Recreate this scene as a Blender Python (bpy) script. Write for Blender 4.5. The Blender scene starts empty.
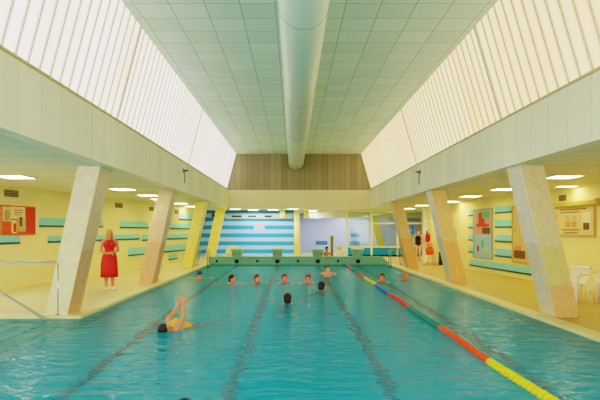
import bpy, bmesh, math, random
from mathutils import Vector, Matrix, Euler
random.seed(7)
C = bpy.context.scene.collection
PI = math.pi
F, CX, HY, EYE = 510.0, 293.0, 230.0, 1.65      # focal length in px, principal column, horizon row, eye height

# ------------------------------------------------------------------ materials
def lin(c):
    r = []
    for v in c[:3]:
        v /= 255.0
        r.append(v/12.92 if v <= .04045 else ((v+.055)/1.055)**2.4)
    return (*r, 1.0)

class NT:
    def __init__(s, name):
        s.m = bpy.data.materials.new(name); s.m.use_nodes = True
        s.t = s.m.node_tree; s.t.nodes.clear()
        s.out = s.n('ShaderNodeOutputMaterial')
    def n(s, k, **kw):
        x = s.t.nodes.new(k)
        for a, v in kw.items(): setattr(x, a, v)
        return x
    def l(s, a, b): s.t.links.new(a, b)
    def math(s, op, a, b=None):
        x = s.n('ShaderNodeMath', operation=op)
        for i, v in enumerate((a, b)):
            if v is None: continue
            if isinstance(v, (int, float)): x.inputs[i].default_value = v
            else: s.l(v, x.inputs[i])
        return x.outputs[0]
    def mix(s, fac, a, b):
        x = s.n('ShaderNodeMix', data_type='RGBA')
        for sock, v in ((x.inputs[0], fac), (x.inputs[6], a), (x.inputs[7], b)):
            if isinstance(v, (int, float)): sock.default_value = v
            elif isinstance(v, tuple): sock.default_value = v
            else: s.l(v, sock)
        return x.outputs[2]
    def noise(s, scale, coord=None, detail=3.0, stretch=None, kind='Object'):
        if coord is None: coord = s.n('ShaderNodeTexCoord').outputs[kind]
        if stretch:
            mp = s.n('ShaderNodeMapping'); mp.inputs['Scale'].default_value = stretch
            s.l(coord, mp.inputs['Vector']); coord = mp.outputs[0]
        x = s.n('ShaderNodeTexNoise'); x.inputs['Scale'].default_value = scale; x.inputs['Detail'].default_value = detail
        s.l(coord, x.inputs['Vector']); return x.outputs['Fac']

def mul(c, k): return (min(1, c[0]*k), min(1, c[1]*k), min(1, c[2]*k), 1)

def mat(name, rgb, rough=.6, metal=0.0, scale=9.0, vary=.10, bump=.0, emit=0.0, spec=.4):
    s = NT(name); c = lin(rgb)
    b = s.n('ShaderNodeBsdfPrincipled')
    f = s.noise(scale)
    s.l(s.mix(f, mul(c, 1-vary), mul(c, 1+vary)), b.inputs['Base Color'])
    b.inputs['Roughness'].default_value = rough; b.inputs['Metallic'].default_value = metal
    b.inputs['Specular IOR Level'].default_value = spec
    if bump:
        bp = s.n('ShaderNodeBump'); bp.inputs['Strength'].default_value = bump; bp.inputs['Distance'].default_value = .01
        s.l(s.noise(scale*6), bp.inputs['Height']); s.l(bp.outputs[0], b.inputs['Normal'])
    if emit:
        b.inputs['Emission Color'].default_value = c; b.inputs['Emission Strength'].default_value = emit
    s.l(b.outputs[0], s.out.inputs[0]); return s.m

def emitter(name, col, strength):
    s = NT(name); e = s.n('ShaderNodeEmission')
    c = (*col, 1)
    s.l(s.mix(s.noise(3.0), mul(c, .95), c), e.inputs['Color']); e.inputs['Strength'].default_value = strength
    s.l(e.outputs[0], s.out.inputs[0]); return s.m

def glazing(name, col, stain, strength):
    """translucent channel glass, lit by the daylight behind it: every channel a little different, rusty stains low down"""
    s = NT(name); g = s.n('ShaderNodeTexCoord').outputs['Object']
    sep = s.n('ShaderNodeSeparateXYZ'); s.l(g, sep.inputs[0])
    ch = s.math('FLOOR', s.math('DIVIDE', sep.outputs[1], .31))
    wn = s.n('ShaderNodeTexWhiteNoise', noise_dimensions='1D'); s.l(ch, wn.inputs['W'])
    st = s.noise(.55, g, 3.0, (1, 1, .35))
    ramp = s.n('ShaderNodeMapRange'); s.l(st, ramp.inputs[0])
    ramp.inputs[1].default_value = .38; ramp.inputs[2].default_value = .75
    f = s.math('ADD', s.math('MULTIPLY', wn.outputs[0], .22), s.math('MULTIPLY', ramp.outputs[0], .75))
    # inside a channel the glass is a little darker at its edges
    fr = s.math('SUBTRACT', s.math('FRACT', s.math('DIVIDE', sep.outputs[1], .31)), .5)
    edge = s.math('MULTIPLY', s.math('POWER', s.math('ABSOLUTE', fr), 2.0), .7)
    fl = s.n('ShaderNodeMapRange', interpolation_type='SMOOTHSTEP'); s.l(s.math('ABSOLUTE', fr), fl.inputs[0])
    fl.inputs[1].default_value = .33; fl.inputs[2].default_value = .49; fl.inputs[4].default_value = 1.0
    e = s.n('ShaderNodeEmission')
    s.l(s.mix(fl.outputs[0], s.mix(f, (*col, 1), (*stain, 1)), (stain[0]*.42, stain[1]*.38, stain[2]*.34, 1)), e.inputs['Color'])
    s.l(s.math('MULTIPLY', s.math('SUBTRACT', 1.0, edge), strength), e.inputs['Strength'])
    s.l(e.outputs[0], s.out.inputs[0]); return s.m

def grid_mat(name, rgb, line, w, h, mortar, off=(0, 0), rough=.6, axes='XY', vary=.06):
    s = NT(name); c = lin(rgb)
    g = s.n('ShaderNodeTexCoord').outputs['Object']
    sep = s.n('ShaderNodeSeparateXYZ'); s.l(g, sep.inputs[0])
    com = s.n('ShaderNodeCombineXYZ')
    s.l(s.math('ADD', sep.outputs['XYZ'.index(axes[0])], off[0]), com.inputs[0])
    s.l(s.math('ADD', sep.outputs['XYZ'.index(axes[1])], off[1]), com.inputs[1])
    br = s.n('ShaderNodeTexBrick'); br.offset = 0; br.squash = 1
    s.l(com.outputs[0], br.inputs['Vector'])
    br.inputs['Scale'].default_value = 1; br.inputs['Mortar Size'].default_value = mortar
    br.inputs['Mortar Smooth'].default_value = .3
    br.inputs['Brick Width'].default_value = w; br.inputs['Row Height'].default_value = h
    br.inputs['Color1'].default_value = mul(c, 1-vary); br.inputs['Color2'].default_value = mul(c, 1+vary)
    br.inputs['Mortar'].default_value = lin(line)
    b = s.n('ShaderNodeBsdfPrincipled'); b.inputs['Roughness'].default_value = rough
    s.l(br.outputs['Color'], b.inputs['Base Color']); s.l(b.outputs[0], s.out.inputs[0]); return s.m

def stripe_wall(name):
    s = NT(name); g = s.n('ShaderNodeTexCoord').outputs['Object']
    sep = s.n('ShaderNodeSeparateXYZ'); s.l(g, sep.inputs[0])
    z = s.math('FRACT', s.math('DIVIDE', s.math('SUBTRACT', sep.outputs[2], .19), .499))
    m = s.math('LESS_THAN', z, .5)
    low = s.mix(s.noise(2.0), lin((40, 134, 204)), lin((52, 146, 212)))
    b = s.n('ShaderNodeBsdfPrincipled'); b.inputs['Roughness'].default_value = .55
    s.l(s.mix(m, lin((154, 206, 238)), low), b.inputs['Base Color']); s.l(b.outputs[0], s.out.inputs[0]); return s.m

def stone_mat(name, bands, rough=.45):
    """stone facing in tall slabs: bands = [(z_top, rgb), ...] with mottled veins"""
    s = NT(name); g = s.n('ShaderNodeTexCoord').outputs['Object']
    sep = s.n('ShaderNodeSeparateXYZ'); s.l(g, sep.inputs[0])
    col = lin(bands[0][1])
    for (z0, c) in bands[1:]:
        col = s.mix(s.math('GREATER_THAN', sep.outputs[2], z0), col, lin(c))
    n1 = s.noise(5.0, g, 6.0); n2 = s.noise(28.0, g, 4.0)
    v = s.n('ShaderNodeTexVoronoi'); v.inputs['Scale'].default_value = 14; s.l(g, v.inputs['Vector'])
    k = s.math('ADD', s.math('MULTIPLY', n1, .34), s.math('ADD', s.math('MULTIPLY', n2, .30), s.math('MULTIPLY', v.outputs['Distance'], .16)))
    k = s.math('ADD', k, .60)
    # joints between the slabs
    mx = s.n('ShaderNodeVectorMath', operation='SCALE'); s.l(col, mx.inputs[0]); s.l(k, mx.inputs['Scale'])
    b = s.n('ShaderNodeBsdfPrincipled'); b.inputs['Roughness'].default_value = rough
    s.l(mx.outputs[0], b.inputs['Base Color']); s.l(b.outputs[0], s.out.inputs[0]); return s.m

def pool_floor_mat(name):
    """turquoise pool tiles with four dark lane lines"""
    s = NT(name); g = s.n('ShaderNodeTexCoord').outputs['Object']
    sep = s.n('ShaderNodeSeparateXYZ'); s.l(g, sep.inputs[0])
    base = s.mix(s.noise(.7, g, 3.0), lin(POOL_A), lin(POOL_B))
    br = s.n('ShaderNodeTexBrick'); br.offset = 0; s.l(g, br.inputs['Vector'])
    br.inputs['Scale'].default_value = 1; br.inputs['Brick Width'].default_value = .3; br.inputs['Row Height'].default_value = .15
    br.inputs['Mortar Size'].default_value = .006
    br.inputs['Color1'].default_value = (1, 1, 1, 1); br.inputs['Color2'].default_value = (.94, .94, .94, 1); br.inputs['Mortar'].default_value = (.8, .85, .85, 1)
    mm = s.n('ShaderNodeMix', data_type='RGBA', blend_type='MULTIPLY'); mm.inputs[0].default_value = 1
    s.l(base, mm.inputs[6]); s.l(br.outputs['Color'], mm.inputs[7]); col = mm.outputs[2]
    for X in LANES:
        d = s.math('ABSOLUTE', s.math('SUBTRACT', sep.outputs[0], X))
        col = s.mix(s.math('LESS_THAN', d, .085), col, lin((150, 62, 44)))
    b = s.n('ShaderNodeBsdfPrincipled'); b.inputs['Roughness'].default_value = .5
    s.l(col, b.inputs['Base Color']); s.l(b.outputs[0], s.out.inputs[0]); return s.m

def water_mat(name):
    s = NT(name); g = s.n('ShaderNodeTexCoord').outputs['Object']
    a = s.noise(3.6, g, 2.0, (.6, 1.2, 1)); b_ = s.noise(10.0, g, 2.0, (.6, 1.4, 1)); c_ = s.noise(.8, g, 2.0)
    h = s.math('ADD', s.math('ADD', s.math('MULTIPLY', a, 1.0), s.math('MULTIPLY', b_, .30)), s.math('MULTIPLY', c_, 1.1))
    bp = s.n('ShaderNodeBump'); bp.inputs['Strength'].default_value = 1.0; bp.inputs['Distance'].default_value = WAVE
    s.l(h, bp.inputs['Height'])
    fr = s.n('ShaderNodeFresnel'); fr.inputs['IOR'].default_value = 1.33; s.l(bp.outputs[0], fr.inputs['Normal'])
    rf = s.n('ShaderNodeBsdfRefraction'); rf.inputs['IOR'].default_value = 1.33; rf.inputs['Roughness'].default_value = .05
    rf.inputs['Color'].default_value = WATER_TINT; s.l(bp.outputs[0], rf.inputs['Normal'])
    gl = s.n('ShaderNodeBsdfGlossy'); gl.inputs['Roughness'].default_value = .08; s.l(bp.outputs[0], gl.inputs['Normal'])
    gl.inputs['Color'].default_value = (.88, .94, .70, 1)
    mx = s.n('ShaderNodeMixShader')
    s.l(s.math('MULTIPLY', fr.outputs[0], .58), mx.inputs[0])
    # fine turbidity: part of the light is scattered back by the water itself
    df = s.n('ShaderNodeBsdfDiffuse'); df.inputs['Color'].default_value = lin(TURBID)
    m2 = s.n('ShaderNodeMixShader'); m2.inputs[0].default_value = .38
    s.l(rf.outputs[0], m2.inputs[1]); s.l(df.outputs[0], m2.inputs[2])
    s.l(m2.outputs[0], mx.inputs[1]); s.l(gl.outputs[0], mx.inputs[2]); s.l(mx.outputs[0], s.out.inputs[0]); return s.m

def glass_mat(name):
    s = NT(name)
    t = s.n('ShaderNodeBsdfTransparent'); t.inputs['Color'].default_value = (.86, .95, .93, 1)
    gl = s.n('ShaderNodeBsdfGlossy'); gl.inputs['Roughness'].default_value = .03
    mx = s.n('ShaderNodeMixShader'); s.l(s.math('ADD', s.math('MULTIPLY', s.noise(1.0), .02), .05), mx.inputs[0])
    s.l(t.outputs[0], mx.inputs[1]); s.l(gl.outputs[0], mx.inputs[2]); s.l(mx.outputs[0], s.out.inputs[0]); return s.m

LANES = (-2.77, -.77, 1.22, 3.2)
POOL_A, POOL_B = (0, 208, 228), (0, 224, 240)
WATER_TINT = (.55, .98, 1.0, 1); WAVE = .055
TURBID = (0, 184, 232)
M = {}
M['ceil_tile'] = grid_mat('ceiling tiles', (216, 236, 222), (146, 166, 148), .64, .64, .009, (.32, .39))
M['side_ceiling'] = grid_mat('side ceiling boards', (222, 224, 196), (205, 208, 180), 30, .3, .004, axes='XY')
M['rear_ceiling'] = mat('rear ceiling paint', (215, 220, 190))
M['beam'] = grid_mat('beam cladding', (240, 237, 208), (200, 198, 168), .6, 8, .006, (.1, 0), axes='YZ')
M['beam_far'] = mat('far beam paint', (228, 220, 174))
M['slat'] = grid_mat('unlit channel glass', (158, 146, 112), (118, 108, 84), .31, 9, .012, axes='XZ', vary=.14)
M['glaze_l'] = glazing('left channel glass', (1.0, .95, .90), (1.0, .76, .50), 1.0)
M['glaze_r'] = glazing('right channel glass', (1.0, .76, .40), (1.0, .62, .28), .88)
M['rib_l'] = mat('left channel rib', (250, 242, 222)); M['rib_r'] = mat('right channel rib', (252, 238, 206))
M['rail_bot'] = mat('glazing sill', (196, 186, 140)); 
M['wall_yellow'] = mat('cream yellow paint', (228, 220, 158), .6, scale=1.2, vary=.04)
M['wall_cream'] = mat('cream paint', (238, 224, 144), .6, scale=1.2, vary=.04)
M['stripes'] = stripe_wall('blue striped wall')
M['lilac'] = mat('lilac paint', (182, 196, 244), .6, vary=.04)
M['deck_less_daylit'] = mat('less daylit deck floor', (198, 170, 86), .45, scale=3.0, vary=.06)
M['deck'] = mat('deck floor', (218, 204, 148), .45, scale=3.0, vary=.06)  # one deck in two tones: daylight on the left is painted into the colour
M['coping'] = grid_mat('coping tiles', (234, 220, 158), (204, 190, 134), .6, .6, .006, axes='XY')
M['basin'] = grid_mat('pool wall tiles', (40, 170, 178), (90, 190, 195), .15, .15, .006, axes='YZ')
M['pool_floor'] = pool_floor_mat('pool floor tiles')
M['steps'] = grid_mat('pool step tiles', (236, 250, 240), (80, 170, 175), .3, 9, .05, axes='XZ')
M['water'] = water_mat('pool water')
M['endwall'] = grid_mat('green end wall tiles', (134, 188, 160), (106, 160, 134), .2, .1, .008, axes='XZ')
M['block'] = grid_mat('starting block tiles', (138, 190, 150), (112, 166, 128), .15, .1, .006, axes='XZ')
M['block_top'] = mat('block top', (196, 220, 186))
M['dark'] = mat('dark recess', (34, 44, 36)); M['black'] = mat('black', (22, 20, 24)); M['grey'] = mat('grey paint', (128, 130, 124))
M['duct'] = mat('pale painted duct', (206, 228, 214), .32, scale=2, vary=.03); M['duct_seam'] = mat('duct seam', (168, 186, 170))
M['glass'] = glass_mat('partition glass'); M['mullion'] = mat('cream frame paint', (232, 226, 160), .45)
M['teal_panel'] = mat('teal panel', (14, 138, 166)); M['blue'] = mat('blue sign', (34, 116, 204)); M['skyblue'] = mat('pale blue sign', (96, 162, 220))
M['cyan'] = mat('turquoise felt', (130, 208, 200), .8, scale=30, vary=.06); M['cyan_shade'] = mat('painted panel shade', (52, 92, 88))
M['vent'] = grid_mat('vent louvres', (150, 138, 96), (80, 72, 48), 9, .05, .012, axes='XZ')
M['steel'] = mat('brushed steel', (176, 176, 168), .25, .9); M['white'] = mat('white plastic', (238, 232, 200), .4)
M['paper'] = mat('white paper', (240, 240, 230)); M['lumi_frame'] = mat('luminaire frame', (226, 222, 200))
M['lumi'] = emitter('luminaire diffuser', (1.0, .80, .42), 13.0); M['lumi_cool'] = emitter('cool luminaire diffuser', (.98, .96, .94), 20.0)
M['skin'] = mat('skin', (246, 178, 142), .5, scale=14, vary=.08); M['skin_pink'] = mat('flushed skin', (250, 146, 116), .5, scale=14, vary=.08)
M['skin_tan'] = mat('tan skin', (212, 138, 98), .5, scale=14, vary=.08)
M['hair_dark'] = mat('dark hair', (46, 34, 28), .55, scale=60, vary=.35); M['hair_brown'] = mat('brown hair', (96, 60, 36), .55, scale=60, vary=.3)
M['hair_blond'] = mat('blond hair', (206, 150, 78), .55, scale=60, vary=.25); M['hair_red'] = mat('auburn hair', (120, 52, 32), .55, scale=60, vary=.25)
M['red'] = mat('red cloth', (216, 44, 36), .7, scale=20, vary=.08); M['orange'] = mat('orange cloth', (232, 104, 24), .7, vary=.15)
M['redpaint'] = mat('red paint', (214, 36, 26), .3); M['cap'] = mat('blue swim cap', (18, 84, 166), .35)
M['suit'] = mat('black swimsuit', (34, 30, 44), .5, scale=40, vary=.3); M['yellow'] = mat('yellow plastic', (226, 208, 20), .35)
M['suit_yellow'] = mat('yellow swimsuit', (226, 172, 92), .5)
M['ball'] = mat('pale yellow vinyl', (240, 236, 170), .4); M['f_red'] = mat('red float', (222, 44, 40), .35); M['f_orange'] = mat('orange red float', (232, 78, 20), .35)
M['f_teal'] = mat('teal float', (0, 122, 108), .35); M['f_blue'] = mat('blue float', (20, 84, 190), .35); M['f_yellow'] = mat('yellow float', (222, 210, 10), .35)
STONE_L = [(0, (206, 158, 118)), (1.02, (212, 198, 150)), (1.9, (226, 214, 184))]
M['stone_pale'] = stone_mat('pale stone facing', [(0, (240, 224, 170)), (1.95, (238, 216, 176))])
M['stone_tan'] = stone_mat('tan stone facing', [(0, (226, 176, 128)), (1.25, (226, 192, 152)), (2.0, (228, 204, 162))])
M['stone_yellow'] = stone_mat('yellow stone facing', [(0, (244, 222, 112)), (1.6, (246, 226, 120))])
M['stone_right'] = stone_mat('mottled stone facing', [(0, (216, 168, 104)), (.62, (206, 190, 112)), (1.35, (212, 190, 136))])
M['stone_orange'] = stone_mat('orange stone facing', [(0, (228, 172, 98)), (1.3, (230, 190, 122))])
M['stone_side'] = stone_mat('grey stone facing', [(0, (224, 206, 172)), (1.4, (236, 222, 194))])

# ------------------------------------------------------------------ mesh helpers
def basis(o=(0, 0, 0), rz=0): return Matrix.Translation(o) @ Matrix.Rotation(rz, 4, 'Z')

class MB:
    def __init__(s): s.bm = bmesh.new()
    def add(s, verts, faces, M4=None):
        vs = [s.bm.verts.new(M4 @ Vector(v) if M4 else v) for v in verts]
        for f in faces:
            try: s.bm.faces.new([vs[i] for i in f])
            except ValueError: pass
        return s
    def box(s, a, b, M4=None):
        x0, y0, z0 = a; x1, y1, z1 = b
        v = [(x0,y0,z0),(x1,y0,z0),(x1,y1,z0),(x0,y1,z0),(x0,y0,z1),(x1,y0,z1),(x1,y1,z1),(x0,y1,z1)]
        return s.hexa(v, M4)
    def hexa(s, v, M4=None):
        return s.add(v, [(0,3,2,1),(4,5,6,7),(0,1,5,4),(1,2,6,5),(2,3,7,6),(3,0,4,7)], M4)
    def prism(s, poly, z0, z1, M4=None):
        n = len(poly)
        v = [(x, y, z0) for x, y in poly]+[(x, y, z1) for x, y in poly]
        return s.add(v, [tuple(range(n))[::-1], tuple(range(n, 2*n))]+[(i, (i+1) % n, n+(i+1) % n, n+i) for i in range(n)], M4)
    def loft(s, rings, cap=True):
        n = len(rings[0]); v = [p for r in rings for p in r]; f = []
        for k in range(len(rings)-1):
            for i in range(n): f.append((k*n+i, k*n+(i+1) % n, (k+1)*n+(i+1) % n, (k+1)*n+i))
        if cap: f += [tuple(range(n))[::-1], tuple(range((len(rings)-1)*n, len(rings)*n))]
        return s.add(v, f)
    def tube(s, pts, r, n=10, closed=False):
        pts = [Vector(p) for p in pts]; rings = []
        rr = r if isinstance(r, (list, tuple)) else [r]*len(pts)
        up = None
        for i, p in enumerate(pts):
            d = (pts[min(i+1, len(pts)-1)]-pts[max(i-1, 0)]).normalized()
            if up is None: up = d.orthogonal().normalized()
            up = (up-d*up.dot(d)).normalized(); w = d.cross(up)
            rings.append([p+(up*math.cos(2*PI*k/n)+w*math.sin(2*PI*k/n))*rr[i] for k in range(n)])
        return s.loft(rings)
    def capsule(s, a, ra, b, rb, n=12):
        a = Vector(a); b = Vector(b); d = (b-a); L = d.length; d = d.normalized() if L > 1e-6 else Vector((0, 0, 1))
        pts, rad = [], []
        for k in range(5):
            t = PI/2*(1-k/4); pts.append(a-d*ra*math.sin(t)); rad.append(max(ra*math.cos(t), .0008))
        for k in range(1, 4): pts.append(a+(b-a)*k/4); rad.append(ra+(rb-ra)*k/4)
        for k in range(5):
            t = PI/2*k/4; pts.append(b+d*rb*math.sin(t)); rad.append(max(rb*math.cos(t), .0008))
        return s.tube(pts, rad, n)
    def ball(s, c, r, M4=None, seg=18, rings=12):
        c = Vector(c); r = r if isinstance(r, (tuple, list)) else (r, r, r)
        m = Matrix.Translation(c) @ (M4.to_3x3().to_4x4() if M4 else Matrix.Identity(4)) @ Matrix.Diagonal((*r, 1))
        bmesh.ops.create_uvsphere(s.bm, u_segments=seg, v_segments=rings, radius=1, matrix=m); return s
    def lathe(s, prof, n=24, M4=None):
        rings = [[(r*math.cos(2*PI*k/n), r*math.sin(2*PI*k/n), z) for k in range(n)] for r, z in prof]
        if M4: rings = [[M4 @ Vector(p) for p in r] for r in rings]
        return s.loft(rings)
    def mesh(s, name, bevel=0, smooth=False):
        bm = s.bm
        bmesh.ops.recalc_face_normals(bm, faces=bm.faces)
        if bevel:
            e = [e for e in bm.edges if len(e.link_faces) == 2 and e.calc_face_angle(0) > .6]
            bmesh.ops.bevel(bm, geom=e, offset=bevel, segments=2, profile=.6, affect='EDGES', clamp_overlap=True)
        me = bpy.data.meshes.new(name); bm.to_mesh(me); bm.free()
        if smooth:
            for p in me.polygons: p.use_smooth = True
        return me

def link(name, me, m, parent=None, label=None):
    o = bpy.data.objects.new(name, me); C.objects.link(o)
    me.materials.clear(); me.materials.append(M[m] if isinstance(m, str) else m)
    if parent: o.parent = parent
    if label: o['label'] = label
    return o
def obj(name, mb, m, parent=None, label=None, bevel=0, smooth=False): return link(name, mb.mesh(name, bevel, smooth), m, parent, label)
def tag(o, label, cat, group=None, kind=None):
    o['label'] = label; o['category'] = cat
    if group: o['group'] = group
    if kind: o['kind'] = kind
    return o
def thing(name, label, cat, loc=(0, 0, 0), rz=0, group=None):
    o = bpy.data.objects.new(name, None); C.objects.link(o); o.empty_display_size = .1
    o.location = loc; o.rotation_euler = (0, 0, rz); return tag(o, label, cat, group)
def struct(name, mb, m, parent=None, bevel=0, smooth=False):
    o = obj(name, mb, m, parent, None, bevel, smooth); o['kind'] = 'structure'; return o
def dup(root, loc, rz, label, group=None):
    r = root.copy(); C.objects.link(r); r.location = loc; r.rotation_euler = (0, 0, rz); r['label'] = label
    if group: r['group'] = group
    for ch in list(root.children):
        c = ch.copy(); C.objects.link(c); c.parent = r
        for g in ch.children:
            d = g.copy(); C.objects.link(d); d.parent = c
    return r
def at(px, py, d): return Vector(((px-CX)*d/F, d, EYE+(HY-py)*d/F))

# ------------------------------------------------------------------ dimensions
XL, XR = -4.06, 4.63            # pool edges
Y0, Y1 = .8, 25.1               # near / far pool end
YS = 9.75                       # where the left deck begins: in front of it the entry steps
BL, BR = -3.5, 4.15             # faces of the long beams
ZC, ZB, ZT = 2.88, 3.8, 5.74    # side ceiling, beam top, hall ceiling
YF = 27.4                       # far beam
YW = 31.8                       # striped wall / glass partition
def wl(d): return -10.675+.1875*d      # left wall, slightly skewed
def wr(d): return 9.13-.079*d          # right wall

# ------------------------------------------------------------------ the setting
m = MB()
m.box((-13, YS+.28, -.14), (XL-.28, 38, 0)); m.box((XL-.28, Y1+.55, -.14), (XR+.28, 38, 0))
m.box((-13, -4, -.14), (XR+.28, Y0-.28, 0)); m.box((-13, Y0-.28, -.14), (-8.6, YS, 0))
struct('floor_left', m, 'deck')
struct('floor_right', MB().box((XR+.28, -4, -.14), (13, 38, 0)), 'deck_less_daylit')
m = MB()
m.box((XL-.28, YS+.28, -.12), (XL, Y1, .012)); m.box((XR, Y0, -.12), (XR+.28, Y1, .012)); m.box((-8.6, YS, -.12), (XL, YS+.28, .012))
m.box((-8.6, Y0-.28, -.12), (XR+.28, Y0, .012))
struct('trim_1', m, 'coping', bevel=.012)
ZP = -1.05
m = MB()
m.box((XL-.2, YS, ZP), (XL-.03, Y1, -.1)); m.box((XR+.03, Y0, ZP), (XR+.2, Y1, -.1)); m.box((XL-.2, Y1+.03, ZP), (XR+.2, Y1+.2, -.1))
m.box((-8.6, YS+.03, ZP), (XL-.2, YS+.2, -.1)); m.box((-8.6, Y0-.2, ZP), (XR+.2, Y0-.03, -.1)); m.box((-8.8, Y0, ZP), (-8.6, YS, -.1))
struct('wall_pool', m, 'basin')
struct('floor_pool', MB().box((-8.8, Y0-.2, ZP-.1), (XR+.2, Y1+.2, ZP)), 'pool_floor')
# entry steps in the left bay, running along the pool
m = MB()
for k in range(6):
    m.box((-8.5, Y0+.02, ZP), (-4.3-.36*k, YS+.02, ZP+.16*(k+1)))
struct('floor_steps', m, 'steps')
# water: a finely divided sheet
m = MB(); m.add([(XL+.0, YS, 0), (XL, Y1, 0), (XR, Y1, 0), (XR, Y0, 0), (-8.6, Y0, 0), (-8.6, YS, 0)], [(0, 5, 4, 3, 2, 1)])
w = obj('pool_water', m, 'water'); w.location.z = -.045; tag(w, 'clear turquoise rippled water filling the swimming pool', 'water', kind='stuff')

# long beams, side ceilings, glazing
for side, X, sgn in (('left', BL, -1), ('right', BR, 1)):
    struct('beam_'+side, MB().box((X, -4, ZC), (X+sgn*.25, YF+.2, ZB)).box((X+sgn*.02, -4, ZB), (X+sgn*.3, YF, ZB+.03)), 'beam')
    m = MB()
    if side == 'left': m.prism([(X-.25, -4), (X-.25, YF+.2), (-9.5, YF+.2), (-12, 10), (-12, -4)], ZC, ZC+.12)
    else: m.prism([(X+.25, -4), (12, -4), (12, YF+.2), (X+.25, YF+.2)], ZC, ZC+.12)
    struct('ceiling_'+side, m, 'side_ceiling')
    TX = -3.06 if side == 'left' else 3.66
    joints = [-4, 3.4, 10.3, 17.25, 24.2, YF]
    for k in range(5):
        a, b = joints[k], joints[k+1]
        n = k+1 if side == 'left' else k+6
        def P(t, y, off=0): return (X+sgn*.06*(1-t)+(TX-X)*t+off*-sgn, y, ZB+.03+(ZT-ZB-.03)*t)
        m = MB(); v = [P(0, a), P(0, b), P(1, b), P(1, a)]
        m.add(v, [(0, 1, 2, 3)])
        win = struct('window_%d' % n, m, 'glaze_l' if side == 'left' else 'glaze_r')
        ribs = MB(); y = a
        i0 = math.ceil(a/.31)
        ys = [i*.31 for i in range(i0, int(b/.31)+1)]
        for y in ys:
            h = .010
            ribs.hexa([P(0, y-h), P(0, y+h), P(0, y+h, .008), P(0, y-h, .008), P(1, y-h), P(1, y+h), P(1, y+h, .008), P(1, y-h, .008)])
        for y in (a, b):
            h = .022
            ribs.hexa([P(0, y-h), P(0, y+h), P(0, y+h, .01), P(0, y-h, .01), P(1, y-h), P(1, y+h), P(1, y+h, .01), P(1, y-h, .01)])
        struct('window_frame', ribs, 'rib_l' if side == 'left' else 'rib_r', win)
    struct('trim_%d' % (2 if side == 'left' else 3), MB().box((X-sgn*.0+sgn*.0, -4, ZB+.03), (X+sgn*.05, YF, ZB+.07)), 'rail_bot')
struct('ceiling', MB().box((-3.25, -4, ZT), (3.85, YF+.2, ZT+.1)), 'ceil_tile')
struct('beam_rear', MB().box((BL, YF, 2.78), (BR, YF+.25, ZB)), 'beam_far')
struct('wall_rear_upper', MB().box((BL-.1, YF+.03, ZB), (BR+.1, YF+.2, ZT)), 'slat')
struct('ceiling_rear', MB().box((-9.5, YF+.25, ZC), (9.5, 38, ZC+.12)), 'rear_ceiling')

# side walls (skewed to the pool)
def wallbox(f, y0, y1, z0, z1, th, sgn):
    m = MB(); return m.hexa([(f(y0), y0, z0), (f(y1), y1, z0), (f(y1)+sgn*th, y1, z0), (f(y0)+sgn*th, y0, z0),
                             (f(y0), y0, z1), (f(y1), y1, z1), (f(y1)+sgn*th, y1, z1), (f(y0)+sgn*th, y0, z1)])
struct('wall_left', wallbox(wl, 10.5, 28.5, 0, ZC, .2, -1), 'wall_yellow')
struct('wall_right', wallbox(wr, 4.0, 26.6, 0, ZC, .2, 1), 'wall_cream')
struct('baseboard_left', wallbox(lambda d: wl(d)+.012, 10.5, 28.5, 0, .09, .011, -1), 'wall_cream')
struct('baseboard_right', wallbox(lambda d: wr(d)-.012, 4.0, 26.6, 0, .09, .011, 1), 'wall_cream')
struct('wall_rear', MB().box((-9.3, YW, 0), (.1, YW+.15, ZC)), 'stripes')
struct('wall_rear_side', MB().box((.1, YW, 0), (.3, 37.5, ZC)), 'lilac')
struct('wall_rear_lilac', MB().box((.3, 37.3, 0), (9.3, 37.5, ZC)), 'lilac')
struct('wall_rear_left', MB().box((-9.5, 28.5, 0), (-9.3, YW+.15, ZC)).box((-9.5, 28.3, 0), (wl(28.4)-.1, 28.5, ZC)), 'wall_yellow')
struct('wall_rear_right', MB().box((9.3, 26.6, 0), (9.5, 37.5, ZC)).box((wr(26.6)+.2, 26.5, 0), (9.5, 26.7, ZC)), 'wall_yellow')
# strip under the rear ceiling with three vents, and the dropped soffits
struct('trim_4', MB().box((-4.2, YW-.1, 2.35), (-.05, YW, 2.62)), mat('pale grey green board', (186, 208, 190)))
struct('trim_5', MB().box((.75, 33, 2.42), (9.3, 33.3, ZC)), 'rear_ceiling')
struct('trim_6', MB().box((-.82, YW-.4, 2.4), (-.5, YW-.1, ZC)), 'wall_cream')
struct('trim_7', MB().box((.68, YW-.4, 2.4), (1.0, YW-.1, ZC)), 'wall_cream')
struct('column_round', MB().lathe([(.19, 0), (.19, ZC)], 28, basis((.25, 31.0, 0))), 'wall_cream', smooth=True)
struct('wall_pillar', MB().box((6.84, 26.715, 0), (7.2, 27.0, ZC)), mat('white pillar paint', (226, 230, 196)))

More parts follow.
